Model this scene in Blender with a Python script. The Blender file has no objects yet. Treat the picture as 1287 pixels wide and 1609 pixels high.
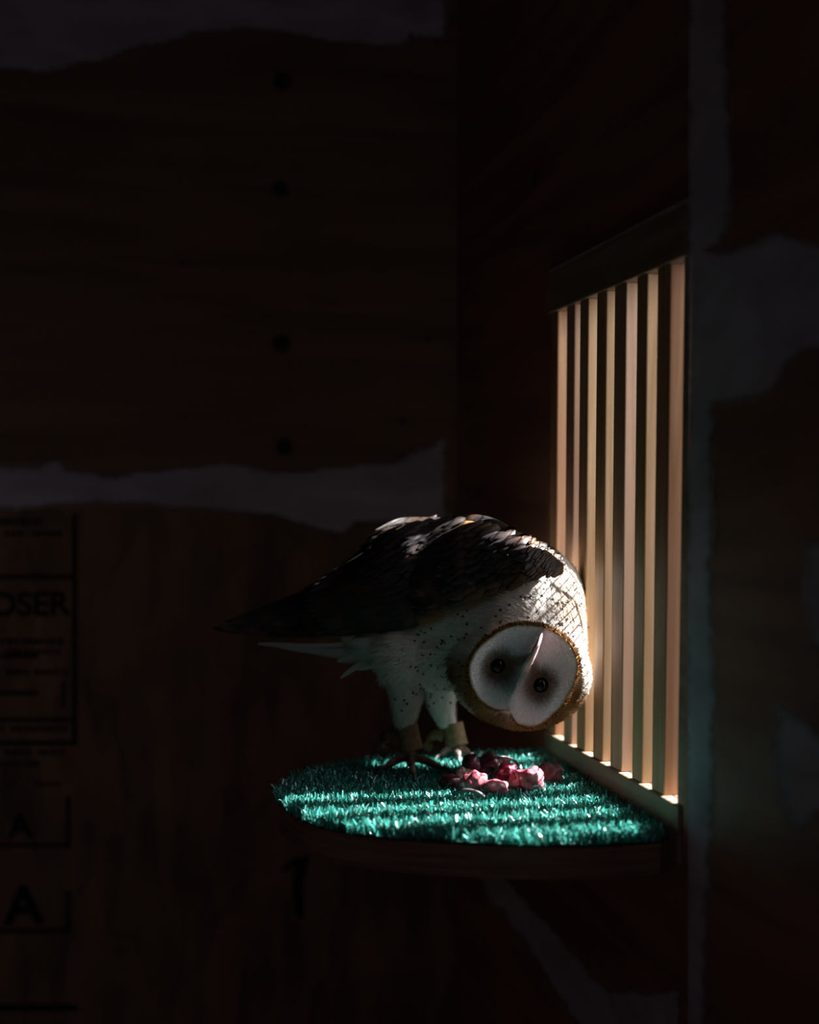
import bpy, bmesh, math, random
import numpy as np
from mathutils import Vector, Matrix, noise as mnoise
random.seed(7)
rng = np.random.default_rng(7)
SC = bpy.context.scene
COL = SC.collection

# ------------------------------------------------------------------ camera
F = 50 / 36 * 1609
PX, PY = 643.5, 934.0
PITCH = math.radians(4)
YAW = math.atan(452.5 * math.cos(PITCH) / F)
FWD = np.array([math.sin(YAW) * math.cos(PITCH), math.cos(YAW) * math.cos(PITCH), -math.sin(PITCH)])
RIGHT = np.array([math.cos(YAW), -math.sin(YAW), 0.0])
UP = np.cross(RIGHT, FWD)
EYE = np.array([0, 0, 1.5])
cam_d = bpy.data.cameras.new('camera')
cam = bpy.data.objects.new('camera', cam_d)
COL.objects.link(cam)
cam.matrix_world = Matrix(((RIGHT[0], UP[0], -FWD[0], EYE[0]), (RIGHT[1], UP[1], -FWD[1], EYE[1]),
                           (RIGHT[2], UP[2], -FWD[2], EYE[2]), (0, 0, 0, 1)))
cam_d.lens = 50
cam_d.sensor_width = 36
cam_d.sensor_fit = 'AUTO'
cam_d.shift_y = (PY - 804.5) / 1609
cam_d.clip_start = 0.02
cam_d.dof.use_dof = True
cam_d.dof.focus_distance = 1.345
cam_d.dof.aperture_fstop = 2.5
SC.camera = cam

# ------------------------------------------------------------------ light and exposure
SC.view_settings.view_transform = 'Standard'
SC.view_settings.look = 'None'
SC.view_settings.gamma = 1
SC.view_settings.exposure = 0.0
SC.view_settings.use_curve_mapping = False
SC.cycles.use_denoising = True
SC.cycles.max_bounces = 8
SC.cycles.diffuse_bounces = 5
SC.cycles.sample_clamp_indirect = 4

SUN_EL, SUN_AZ, SUN_E = 40.0, 0.0, 40.0
W = bpy.data.worlds.new('World')
SC.world = W
W.use_nodes = True
bg = W.node_tree.nodes['Background']
bg.inputs[0].default_value = (0.86, 0.78, 1.0, 1)
bg.inputs[1].default_value = 0.052
sd = bpy.data.lights.new('sun', 'SUN')
sd.energy = SUN_E
sd.angle = math.radians(0.53)
sd.color = (0.98, 0.97, 1.0)
sun = bpy.data.objects.new('sun', sd)
COL.objects.link(sun)
el, az = math.radians(SUN_EL), math.radians(SUN_AZ)
SUND = Vector((-math.cos(el) * math.cos(az), math.cos(el) * math.sin(az), -math.sin(el)))
sun.rotation_euler = SUND.to_track_quat('-Z', 'Y').to_euler()
sun.location = (3, 1, 4)
# open sky in front of the barred window
ad = bpy.data.lights.new('window_daylight', 'AREA')
ad.shape = 'RECTANGLE'
ad.size, ad.size_y = 0.9, 0.9
ad.energy = 23.0
ad.color = (0.86, 0.92, 1.0)
al = bpy.data.objects.new('window_daylight', ad)
COL.objects.link(al)
al.location = (1.15, 0.95, 1.85)
al.rotation_euler = (Vector((0.45, 1.29, 1.45)) - Vector(al.location)).to_track_quat('-Z', 'Y').to_euler()

# ------------------------------------------------------------------ helpers
def ray(u, v):
    return FWD + RIGHT * (u - PX) / F - UP * (v - PY) / F
def onX(u, v, x):
    d = ray(u, v); return EYE + d * (x - EYE[0]) / d[0]
def onY(u, v, y):
    d = ray(u, v); return EYE + d * (y - EYE[1]) / d[1]
def onZ(u, v, z):
    d = ray(u, v); return EYE + d * (z - EYE[2]) / d[2]
def tag(o, label=None, cat=None, group=None, kind=None):
    if label: o['label'] = label
    if cat: o['category'] = cat
    if group: o['group'] = group
    if kind: o['kind'] = kind
    return o
def mesh_obj(name, V, Fc, mat, parent=None, smooth=False, col=None):
    me = bpy.data.meshes.new(name)
    me.from_pydata([tuple(map(float, p)) for p in V], [], [tuple(int(i) for i in f) for f in Fc])
    me.update()
    if smooth:
        me.polygons.foreach_set('use_smooth', [True] * len(me.polygons))
    if col is not None:
        a = me.color_attributes.new('pigment', 'FLOAT_COLOR', 'POINT')
        c = np.ones((len(V), 4), dtype=np.float32)
        c[:, :3] = np.clip(np.asarray(col), 0.002, 0.95)
        a.data.foreach_set('color', c.ravel())
    for m in (mat if isinstance(mat, (list, tuple)) else [mat]):
        me.materials.append(m)
    o = bpy.data.objects.new(name, me)
    COL.objects.link(o)
    if parent is not None:
        o.parent = parent
        o.matrix_parent_inverse = Matrix.Translation(-Vector(parent.location))
    return o
def empty(name, loc):
    o = bpy.data.objects.new(name, None)
    o.location = tuple(map(float, loc))
    o.empty_display_size = 0.02
    COL.objects.link(o)
    return o
class MB:
    def __init__(s): s.V, s.F, s.C = [], [], []
    def add(s, V, Fc, C=None):
        b = len(s.V)
        s.V += [tuple(map(float, p)) for p in V]
        s.F += [tuple(i + b for i in f) for f in Fc]
        if C is not None: s.C += [tuple(map(float, c)) for c in C]
    def box(s, x0, x1, y0, y1, z0, z1):
        s.add([(x0, y0, z0), (x1, y0, z0), (x1, y1, z0), (x0, y1, z0), (x0, y0, z1), (x1, y0, z1), (x1, y1, z1), (x0, y1, z1)],
              [(0, 3, 2, 1), (4, 5, 6, 7), (0, 1, 5, 4), (1, 2, 6, 5), (2, 3, 7, 6), (3, 0, 4, 7)])
    def build(s, name, mat, parent=None, smooth=False):
        return mesh_obj(name, s.V, s.F, mat, parent, smooth, s.C if s.C else None)
def bevel(o, w, seg=2):
    m = o.modifiers.new('bevel', 'BEVEL'); m.width = w; m.segments = seg; m.limit_method = 'ANGLE'
    return o
def prism(mb, pts, nrm, th):
    """closed slab over a planar outline (front face offset along nrm)"""
    pts = [np.array(p, float) for p in pts]
    n = np.array(nrm, float)
    k = len(pts)
    V = pts + [p + n * th for p in pts]
    mb.add(V, [tuple(range(k)), tuple(range(2 * k - 1, k - 1, -1))] + [(i, (i + 1) % k, k + (i + 1) % k, k + i) for i in range(k)])
def tubeV(P, R, n=10, B=None, depth=None, cap=True):
    """tube through points P; R radius, B radius along the depth axis"""
    P = [np.array(p, float) for p in P]
    k = len(P)
    V, Fc = [], []
    for i in range(k):
        T = P[min(i + 1, k - 1)] - P[max(i - 1, 0)]
        T /= np.linalg.norm(T) + 1e-12
        d = np.array(depth if depth is not None else (0.13, 0.99, 0.05), float)
        d = d - T * (d @ T)
        if np.linalg.norm(d) < 0.15:
            d = np.array([0, 0, 1.0]) - T * T[2]
        d /= np.linalg.norm(d)
        s = np.cross(T, d)
        b = R[i] if B is None else B[i]
        for j in range(n):
            a = 2 * math.pi * j / n
            V.append(P[i] + s * R[i] * math.cos(a) + d * b * math.sin(a))
    for i in range(k - 1):
        for j in range(n):
            Fc.append((i * n + j, i * n + (j + 1) % n, (i + 1) * n + (j + 1) % n, (i + 1) * n + j))
    if cap:
        Fc.append(tuple(range(n - 1, -1, -1)))
        Fc.append(tuple((k - 1) * n + j for j in range(n)))
    return V, Fc
def ellipsoidV(c, A, n=20, m=12):
    V, Fc = [], []
    c = np.array(c, float)
    for i in range(1, m):
        t = math.pi * i / m
        for j in range(n):
            a = 2 * math.pi * j / n
            V.append(c + A[0] * math.sin(t) * math.cos(a) + A[1] * math.sin(t) * math.sin(a) + A[2] * math.cos(t))
    for i in range(m - 2):
        for j in range(n):
            Fc.append((i * n + j, (i + 1) * n + j, (i + 1) * n + (j + 1) % n, i * n + (j + 1) % n))
    V.append(c + A[2]); V.append(c - A[2])
    t0, t1 = len(V) - 2, len(V) - 1
    for j in range(n):
        Fc.append((t0, j, (j + 1) % n))
        Fc.append((t1, (m - 2) * n + (j + 1) % n, (m - 2) * n + j))
    return V, Fc
def smooth_line(pts, n):
    """Catmull-Rom resample"""
    P = [np.array(p, float) for p in pts]
    P = [2 * P[0] - P[1]] + P + [2 * P[-1] - P[-2]]
    out = []
    segs = len(P) - 3
    for i in range(n):
        t = i / (n - 1) * segs
        k = min(int(t), segs - 1)
        t -= k
        a, b, c, d = P[k:k + 4]
        out.append(0.5 * (2 * b + (c - a) * t + (2 * a - 5 * b + 4 * c - d) * t * t + (3 * b - a - 3 * c + d) * t ** 3))
    return out
def lerp(a, b, t): return np.array(a, float) * (1 - t) + np.array(b, float) * t
def sstep(a, b, x):
    t = np.clip((x - a) / (b - a), 0, 1)
    return t * t * (3 - 2 * t)

# ------------------------------------------------------------------ materials
def new_mat(name):
    m = bpy.data.materials.new(name)
    m.use_nodes = True
    nt = m.node_tree
    return m, nt, nt.nodes['Principled BSDF']
def noise_mat(name, c1, c2, scale=(1, 1, 1), nscale=8, rough=0.7, detail=6, bump=0.0, bscale=None, spec=0.3, ramp=(0.35, 0.65), distort=0.0):
    m, nt, b = new_mat(name)
    N, L = nt.nodes, nt.links
    tc = N.new('ShaderNodeTexCoord')
    mp = N.new('ShaderNodeMapping')
    mp.inputs['Scale'].default_value = scale
    L.new(tc.outputs['Object'], mp.inputs[0])
    nz = N.new('ShaderNodeTexNoise')
    nz.inputs['Scale'].default_value = nscale
    nz.inputs['Detail'].default_value = detail
    nz.inputs['Distortion'].default_value = distort
    L.new(mp.outputs[0], nz.inputs[0])
    cr = N.new('ShaderNodeValToRGB')
    cr.color_ramp.elements[0].color = (*c1, 1); cr.color_ramp.elements[0].position = ramp[0]
    cr.color_ramp.elements[1].color = (*c2, 1); cr.color_ramp.elements[1].position = ramp[1]
    L.new(nz.outputs[0], cr.inputs[0])
    L.new(cr.outputs[0], b.inputs['Base Color'])
    b.inputs['Roughness'].default_value = rough
    b.inputs['Specular IOR Level'].default_value = spec
    if bump:
        bp = N.new('ShaderNodeBump')
        bp.inputs['Strength'].default_value = bump
        bp.inputs['Distance'].default_value = 0.002
        L.new(nz.outputs[0], bp.inputs['Height'])
        L.new(bp.outputs[0], b.inputs['Normal'])
    return m
def flat_mat(name, c, rough=0.6, spec=0.3, **kw):
    m, nt, b = new_mat(name)
    b.inputs['Base Color'].default_value = (*c, 1)
    b.inputs['Roughness'].default_value = rough
    b.inputs['Specular IOR Level'].default_value = spec
    for k, v in kw.items(): b.inputs[k].default_value = v
    return m
def pigment_mat(name, rough=0.75, spec=0.25, nscale=900, amt=0.35, sheen=0.0, trans=0.0):
    m, nt, b = new_mat(name)
    N, L = nt.nodes, nt.links
    at = N.new('ShaderNodeAttribute'); at.attribute_name = 'pigment'
    tc = N.new('ShaderNodeTexCoord')
    nz = N.new('ShaderNodeTexNoise'); nz.inputs['Scale'].default_value = nscale; nz.inputs['Detail'].default_value = 2
    L.new(tc.outputs['Object'], nz.inputs[0])
    mr = N.new('ShaderNodeMapRange')
    mr.inputs[1].default_value = 0.3; mr.inputs[2].default_value = 0.7
    mr.inputs[3].default_value = 1 - amt; mr.inputs[4].default_value = 1 + amt * 0.5
    L.new(nz.outputs[0], mr.inputs[0])
    mx = N.new('ShaderNodeMixRGB'); mx.blend_type = 'MULTIPLY'; mx.inputs[0].default_value = 1
    L.new(at.outputs['Color'], mx.inputs[1]); L.new(mr.outputs[0], mx.inputs[2])
    L.new(mx.outputs[0], b.inputs['Base Color'])
    b.inputs['Roughness'].default_value = rough
    b.inputs['Specular IOR Level'].default_value = spec
    if sheen:
        b.inputs['Sheen Weight'].default_value = sheen
    if trans:
        tr = N.new('ShaderNodeBsdfTranslucent')
        L.new(mx.outputs[0], tr.inputs[0])
        ms = N.new('ShaderNodeMixShader'); ms.inputs[0].default_value = trans
        L.new(b.outputs[0], ms.inputs[1]); L.new(tr.outputs[0], ms.inputs[2])
        L.new(ms.outputs[0], N['Material Output'].inputs[0])
    return m

M_ply = noise_mat('plywood', (0.20, 0.115, 0.066), (0.28, 0.17, 0.105), (0.6, 1, 7), 3.0, 0.6, 8, 0.1, distort=1.2)
M_plyd = noise_mat('plywood_reddish', (0.24, 0.115, 0.075), (0.38, 0.19, 0.12), (1, 0.6, 7), 3.0, 0.6, 8, 0.1, distort=1.2)
M_plaster = noise_mat('plaster_skim', (0.42, 0.40, 0.43), (0.62, 0.60, 0.64), (1, 1, 2.5), 9, 0.85, 8, 0.25, distort=0.6)
M_pines = [noise_mat('pine_bar', c1, c2, (16, 16, 0.6), 6, 0.55, 8, 0.08, distort=0.8, ramp=(0.3, 0.7)) for c1, c2 in (((0.36, 0.17, 0.075), (0.56, 0.32, 0.18)), ((0.40, 0.22, 0.125), (0.58, 0.37, 0.25)), ((0.38, 0.22, 0.10), (0.56, 0.36, 0.20)))]
M_rail = noise_mat('pine_rail', (0.20, 0.135, 0.085), (0.31, 0.22, 0.15), (14, 0.8, 14), 6, 0.6, 8, 0.08)
M_edge = noise_mat('board_edge', (0.20, 0.11, 0.07), (0.33, 0.2, 0.13), (2, 2, 40), 6, 0.7, 5, 0.1)
M_ink = flat_mat('stamp_ink', (0.012, 0.011, 0.012), 0.8)
M_dark = flat_mat('dark_steel', (0.03, 0.028, 0.028), 0.5)
M_wire = flat_mat('galvanised_wire', (0.35, 0.35, 0.36), 0.4, Metallic=0.8)
M_conc = noise_mat('concrete_floor', (0.2, 0.19, 0.18), (0.32, 0.3, 0.28), (1, 1, 1), 6, 0.8)
M_back = flat_mat('turf_backing', (0.01, 0.05, 0.035), 0.8)
M_leather = noise_mat('tan_leather', (0.19, 0.11, 0.055), (0.29, 0.18, 0.10), (1, 1, 1), 220, 0.6, 4, 0.15)
M_horn = flat_mat('dark_horn', (0.10, 0.075, 0.07), 0.3, 0.5)
M_eye = flat_mat('black_eye', (0.004, 0.003, 0.003), 0.06, 0.25)
M_feather = pigment_mat('feather_vane', 0.55, 0.35, 700, 0.45)
M_down = pigment_mat('down', 0.8, 0.15, 900, 0.2, trans=0.25)
M_skin = pigment_mat('plumage_under', 0.85, 0.1, 500, 0.3)
M_beak = noise_mat('pink_beak', (0.55, 0.30, 0.28), (0.72, 0.50, 0.46), (1, 1, 1), 120, 0.28, 3, spec=0.5)
def osb_mat():
    m, nt, b = new_mat('strand_board')
    N, L = nt.nodes, nt.links
    tc = N.new('ShaderNodeTexCoord')
    prev = None
    for k, (rot, sc) in enumerate([(0.3, 26), (-0.5, 34), (1.25, 30)]):
        mp = N.new('ShaderNodeMapping')
        mp.inputs['Rotation'].default_value = (0, rot, 0)
        mp.inputs['Scale'].default_value = (1.0, 0.4, 0.28)
        L.new(tc.outputs['Object'], mp.inputs[0])
        vo = N.new('ShaderNodeTexVoronoi'); vo.inputs['Scale'].default_value = sc
        L.new(mp.outputs[0], vo.inputs[0])
        if prev is None:
            prev = vo.outputs['Color']
        else:
            mx = N.new('ShaderNodeMixRGB'); mx.inputs[0].default_value = 0.5
            L.new(prev, mx.inputs[1]); L.new(vo.outputs['Color'], mx.inputs[2]); prev = mx.outputs[0]
    bw = N.new('ShaderNodeRGBToBW'); L.new(prev, bw.inputs[0])
    nz = N.new('ShaderNodeTexNoise'); nz.inputs['Scale'].default_value = 7; nz.inputs['Detail'].default_value = 6
    L.new(tc.outputs['Object'], nz.inputs[0])
    ad_ = N.new('ShaderNodeMath'); ad_.operation = 'ADD'
    L.new(bw.outputs[0], ad_.inputs[0]); L.new(nz.outputs[0], ad_.inputs[1])
    cr = N.new('ShaderNodeValToRGB')
    cr.color_ramp.elements[0].color = (0.088, 0.047, 0.027, 1); cr.color_ramp.elements[0].position = 0.62 / 1.6
    cr.color_ramp.elements[1].color = (0.30, 0.17, 0.09, 1); cr.color_ramp.elements[1].position = 1.0
    dv = N.new('ShaderNodeMath'); dv.operation = 'MULTIPLY'; dv.inputs[1].default_value = 0.72
    L.new(ad_.outputs[0], dv.inputs[0]); L.new(dv.outputs[0], cr.inputs[0])
    L.new(cr.outputs[0], b.inputs['Base Color'])
    b.inputs['Roughness'].default_value = 0.65
    return m
M_osb = osb_mat()
def skim_mat():
    m = noise_mat('plaster_skim_feathered', (0.44, 0.40, 0.46), (0.62, 0.57, 0.66), (1, 1, 2.5), 9, 0.85, 8, 0.2, distort=0.6)
    nt = m.node_tree; N, L = nt.nodes, nt.links
    at = N.new('ShaderNodeAttribute'); at.attribute_name = 'pigment'
    tr = N.new('ShaderNodeBsdfTransparent'); ms = N.new('ShaderNodeMixShader')
    L.new(at.outputs['Fac'], ms.inputs[0]); L.new(tr.outputs[0], ms.inputs[1]); L.new(N['Principled BSDF'].outputs[0], ms.inputs[2])
    L.new(ms.outputs[0], N['Material Output'].inputs[0])
    return m
M_skim = skim_mat()
def turf_mat():
    m, nt, b = new_mat('plastic_grass')
    N, L = nt.nodes, nt.links
    at = N.new('ShaderNodeAttribute'); at.attribute_name = 'pigment'
    L.new(at.outputs['Color'], b.inputs['Base Color'])
    b.inputs['Roughness'].default_value = 0.3
    b.inputs['Specular IOR Level'].default_value = 1.0
    tr = N.new('ShaderNodeBsdfTranslucent'); L.new(at.outputs['Color'], tr.inputs[0])
    ms = N.new('ShaderNodeMixShader'); ms.inputs[0].default_value = 0.2
    L.new(b.outputs[0], ms.inputs[1]); L.new(tr.outputs[0], ms.inputs[2])
    L.new(ms.outputs[0], N['Material Output'].inputs[0])
    return m
M_turf = turf_mat()
def meat_mat(name, c1, c2, rough=0.25, nscale=90):
    m = noise_mat(name, c1, c2, (1, 1, 1), nscale, rough, 4, 0.4, spec=0.6)
    b = m.node_tree.nodes['Principled BSDF']
    b.inputs['Subsurface Weight'].default_value = 0.25
    b.inputs['Subsurface Radius'].default_value = (0.006, 0.002, 0.001)
    b.inputs['Coat Weight'].default_value = 0.5
    b.inputs['Coat Roughness'].default_value = 0.12
    return m

# ------------------------------------------------------------------ setting
XW = 0.453            # face of window frame and of the near sheet
XP = XW + 0.016       # face of the plywood around the window
YB = 1.984            # back wall
ZF, ZC = 0.0, 2.6
SILL, HEAD, HTOP, SBOT = 1.242, 1.6935, 1.735, 1.192
YN, YFAR = 1.100, 1.4772

mb = MB()
zs = float(onY(300, 798, YB)[2])
mb.box(-1.4, XW + 0.06, YB, YB + 0.02, zs, ZC)
n0 = len(mb.F)
mb.box(-1.4, XW + 0.06, YB, YB + 0.02, ZF, zs)
wb = mb.build('wall_back', [M_ply, M_osb])
for i, p in enumerate(wb.data.polygons): p.material_index = 0 if i < n0 else 1
tag(wb, kind='structure')
mb = MB()
mb.box(XP, XP + 0.03, YFAR, YB, ZF, ZC)
mb.box(XP, XP + 0.03, YN - 0.006, YFAR, ZF, SBOT)
mb.box(XP, XP + 0.03, YN - 0.006, YFAR, HTOP, ZC)
wr = tag(mb.build('wall_right', M_plyd), kind='structure')
mb = MB()
mb.box(XW, XP + 0.03, -0.6, YN - 0.006, ZF, ZC)
wn = tag(mb.build('wall_right_near', M_plyd), kind='structure')
wn.name = 'wall_near'
mb = MB(); mb.box(-1.42, -1.4, -0.6, YB + 0.02, ZF, ZC); tag(mb.build('wall_left', M_ply), kind='structure')
mb = MB(); mb.box(-1.42, XP + 0.03, -0.6, YB + 0.02, ZF - 0.05, ZF); tag(mb.build('floor', M_conc), kind='structure')
mb = MB(); mb.box(-1.42, XP + 0.03, -0.6, YB + 0.02, ZC, ZC + 0.03); tag(mb.build('ceiling', M_ply), kind='structure')

def plaster(px, plane, parent, clampu=None, th=0.0008, soft=5.0, step=6.0):
    poly = np.array(px, float)
    u0, v0 = poly.min(0) - 16; u1, v1 = poly.max(0) + 16
    if clampu: u0, u1 = max(u0, clampu[0]), min(u1, clampu[1])
    us, vs = np.linspace(u0, u1, int((u1 - u0) / step) + 2), np.linspace(v0, v1, int((v1 - v0) / step) + 2)
    gu, gv = np.meshgrid(us, vs)
    Q = np.stack([gu.ravel(), gv.ravel()], 1)
    dmin = np.full(len(Q), 1e9); ins = np.zeros(len(Q), bool)
    k = len(poly)
    for a in range(k):
        p, q = poly[a], poly[(a + 1) % k]
        e = q - p
        t = np.clip(((Q - p) @ e) / (e @ e + 1e-9), 0, 1)
        dmin = np.minimum(dmin, np.linalg.norm(Q - p - t[:, None] * e, axis=1))
        ins ^= ((p[1] > Q[:, 1]) != (q[1] > Q[:, 1])) & (Q[:, 0] < e[0] * (Q[:, 1] - p[1]) / (e[1] + 1e-12) + p[0])
    sdist = np.where(ins, dmin, -dmin)
    nz = np.array([mnoise.noise(Vector((a * .02, b * .05, 1))) * 7 + mnoise.noise(Vector((a * .09, b * .12, 4))) * 4 for a, b in Q])
    al_ = sstep(-soft, soft, sdist + nz)
    n = np.array((0, -1, 0) if plane[0] == 'Y' else (-1, 0, 0), float)
    V = np.array([(onY(a, b, plane[1]) if plane[0] == 'Y' else onX(a, b, plane[1])) + n * th for a, b in Q])
    W_ = len(us)
    Fc = []
    for r in range(len(vs) - 1):
        for c in range(W_ - 1):
            f = (r * W_ + c, r * W_ + c + 1, (r + 1) * W_ + c + 1, (r + 1) * W_ + c)
            if max(al_[list(f)]) > 0: Fc.append(f)
    return mesh_obj('plaster_patch', V, Fc, M_skim, parent, True, np.repeat(al_[:, None], 3, 1))
plaster([(-60, -60), (699, -60), (699, 60), (660, 56), (620, 74), (560, 70), (500, 62), (440, 50), (380, 47), (300, 53), (260, 64), (200, 78), (150, 94), (100, 107), (60, 112), (0, 108), (-60, 110)], ('Y', YB), wb, (-60, 700))
plaster([(-60, 733), (60, 735), (85, 725), (105, 741), (170, 749), (260, 740), (320, 731), (360, 728), (400, 738), (450, 743), (560, 735), (620, 725), (660, 711), (699, 690), (699, 835), (620, 818), (560, 820), (540, 836), (500, 832), (450, 815), (400, 805), (330, 799), (260, 796), (200, 792), (150, 789), (90, 793), (40, 796), (-60, 802)], ('Y', YB), wb, (-60, 700))
plaster([(735, 1350), (788, 1350), (795, 1382), (830, 1420), (880, 1474), (925, 1524), (957, 1557), (1000, 1560), (1066, 1556), (1066, 1660), (935, 1660), (905, 1600), (870, 1545), (835, 1495), (800, 1445), (765, 1405)], ('X', XP), wr, soft=6)
plaster([(1083, -40), (1139, -40), (1142, 100), (1147, 200), (1150, 330), (1140, 368), (1112, 394), (1140, 398), (1180, 385), (1225, 370), (1260, 378), (1310, 396), (1310, 545), (1262, 552), (1237, 575), (1215, 612), (1180, 625), (1122, 632), (1119, 700), (1117, 900), (1122, 1100), (1118, 1300), (1110, 1450), (1105, 1660), (1077, 1660), (1079, 1400), (1081, 1000), (1083, 500)], ('X', XW), wn, (1082.5, 1400), soft=11)
plaster([(1265, 860), (1310, 850), (1310, 1020), (1280, 1010), (1265, 940)], ('X', XW), wn, soft=16)
plaster([(1225, 1110), (1260, 1130), (1310, 1180), (1310, 1260), (1255, 1300), (1232, 1260), (1215, 1180)], ('X', XW), wn, soft=16)

def disc(name, u, v, rpx, plane, parent, mat, th=0.002):
    P = onY(u, v, plane[1]) if plane[0] == 'Y' else onX(u, v, plane[1])
    n = np.array((0, -1, 0) if plane[0] == 'Y' else (-1, 0, 0), float)
    a = np.array((1, 0, 0) if plane[0] == 'Y' else (0, 1, 0), float); b = np.array((0, 0, 1.0))
    w = (P - EYE) @ FWD
    r = rpx * w / F
    mb = MB()
    V = []
    for rr, h in ((1, 0), (0.95, th * 0.6), (0.7, th), (0.25, th), (0.2, th * 0.4)):
        for j in range(20):
            t = 2 * math.pi * j / 20
            V.append(P + n * h + r * rr * (a * math.cos(t) + b * math.sin(t)))
    Fc = [(i * 20 + j, i * 20 + (j + 1) % 20, (i + 1) * 20 + (j + 1) % 20, (i + 1) * 20 + j) for i in range(4) for j in range(20)]
    Fc.append(tuple(80 + j for j in range(20)))
    mb.add(V, Fc)
    return mb.build(name, mat, parent, True)
for u, v, r in ((443, 127, 14), (440, 297, 12), (442, 540, 14), (447, 703, 13)):
    disc('screw_head', u, v, r, ('Y', YB), wb, M_dark)
disc('wood_knot', 840, 280, 15, ('X', XP), wr, M_dark, 0.0005)
for u, v, r in ((632, 661, 5), (672, 533, 4), (646, 57, 5), (286, 415, 3), (290, 655, 3)):
    disc('nail_head', u, v, r, ('Y', YB), wb, M_dark)
# printed stamp on the strand board
mb = MB()
def ink_rect(u0, u1, v0, v1):
    prism(mb, [onY(u0, v0, YB), onY(u1, v0, YB), onY(u1, v1, YB), onY(u0, v1, YB)], (0, -1, 0), 0.0004)
for r in ((114, 121, 808, 1172), (-40, 116, 903, 910), (-40, 116, 1128, 1134), (-40, 120, 1164, 1171), (-40, 60, 1086, 1092), (97, 103, 1070, 1112),
          (104, 111, 1252, 1332), (-40, 110, 1325, 1331), (104, 111, 1400, 1466), (-40, 112, 1459, 1466), (-40, 122, 1578, 1588), (0, 60, 1028, 1034)):
    ink_rect(*r)
r2 = random.Random(3)
for v, h, u0, u1 in ((820, 11, 0, 78), (838, 8, 8, 100), (1008, 9, 0, 92), (1024, 8, 0, 96), (1056, 8, 10, 104), (1145, 9, 0, 112), (1182, 7, 8, 100), (1200, 7, 0, 60), (1232, 6, 10, 92)):
    u = u0
    while u < u1:
        w = r2.uniform(4, 9)
        if r2.random() > 0.12: ink_rect(u, u + w, v - h / 2, v + h / 2)
        u += w + r2.uniform(2, 4)
mb.build('stamp_rules', M_ink, wb)
def ink_text(body, u, v, hpx, plane):
    cu = bpy.data.curves.new('stamp_lettering', 'FONT')
    cu.body = body
    P = onY(u, v, plane)
    w = (P - EYE) @ FWD
    cu.size = hpx * w / F / 0.70
    cu.extrude = 0.0003
    cu.offset = cu.size * 0.03
    o = bpy.data.objects.new('stamp_lettering', cu)
    COL.objects.link(o)
    o.rotation_euler = (math.pi / 2, 0, 0)
    o.location = (P[0], P[1] - 0.0004, P[2])
    dg = bpy.context.evaluated_depsgraph_get()
    me = bpy.data.meshes.new_from_object(o.evaluated_get(dg))
    me.materials.clear(); me.materials.append(M_ink)
    q = bpy.data.objects.new('stamp_lettering', me)
    q.matrix_world = o.matrix_world.copy()
    q.location = o.location; q.rotation_euler = o.rotation_euler
    bpy.data.objects.remove(o)
    COL.objects.link(q)
    q.parent = wb
    return q
ink_text('OSER', -17, 967, 36, YB)
ink_text('A', 14, 1316, 38, YB)
ink_text('A', 8, 1452, 60, YB)
mb = MB()
for pl in ([(463, 1348), (486, 1343), (476, 1392), (478, 1440), (470, 1446), (461, 1432), (460, 1392)], [(463, 1347), (470, 1352), (449, 1370), (440, 1368)]):
    prism(mb, [onY(u, v, YB) for u, v in pl], (0, -1, 0), 0.0006)
mb.build('painted_numeral', M_ink, wb)

# ------------------------------------------------------------------ barred window
win = empty('window_1', (XW, 1.29, SBOT)); tag(win, kind='structure')
mb = MB(); mb.box(XW - 0.003, XW + 0.034, YN, YFAR + 0.006, HEAD, HTOP); bevel(mb.build('head_rail', M_rail, win), 0.0015)
mb = MB(); mb.box(XW - 0.003, XW + 0.034, YN, YFAR + 0.006, SBOT, SILL); bevel(mb.build('sill_rail', M_rail, win), 0.0015)
mb = MB(); mb.box(XW + 0.001, XP + 0.002, YN + 0.006, YFAR + 0.012, HTOP, HTOP + 0.006); mb.build('caulk_bead', M_plaster, win)
for y0, y1 in ((1.4543, 1.4772), (1.3978, 1.4234), (1.3551, 1.3812), (1.3000, 1.3279), (1.2472, 1.2784), (1.1936, 1.2190), (1.1398, 1.1691)):
    mb = MB()
    xo = XW + random.uniform(0, 0.0008)
    mb.box(xo, xo + 0.019, y0, y1, SILL, HEAD)
    o = bevel(mb.build('window_bar', M_pines[(0, 1, 2, 2, 1, 2, 0)[int((1.46 - y0) / 0.0525 + 0.5)]], win), 0.0012)
mb = MB(); mb.box(XW + 0.001, XP + 0.03, YN - 0.0055, 1.1115, SBOT, HTOP); mb.build('jamb', M_rail, win)
mb = MB(); mb.box(XW + 0.001, XP + 0.018, YFAR, YFAR + 0.010, SBOT, HTOP); mb.build('jamb', M_rail, win)
mb = MB()
xm = XW + 0.036
pitch = 0.0105
def wire(a, b, r=0.00065):
    V, Fc = tubeV([a, b], [r, r], 5, depth=(1, 0.2, 0.1)); mb.add(V, Fc)
y = YN - 0.01
while y < YFAR + 0.012:
    wire((xm, y, SILL - 0.012), (xm, y, HEAD + 0.012)); y += pitch
z = SILL - 0.008
while z < HEAD + 0.012:
    wire((xm + 0.0008, YN - 0.012, z), (xm + 0.0008, YFAR + 0.012, z)); z += pitch
mb.build('wire_mesh', M_wire, win)

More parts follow.
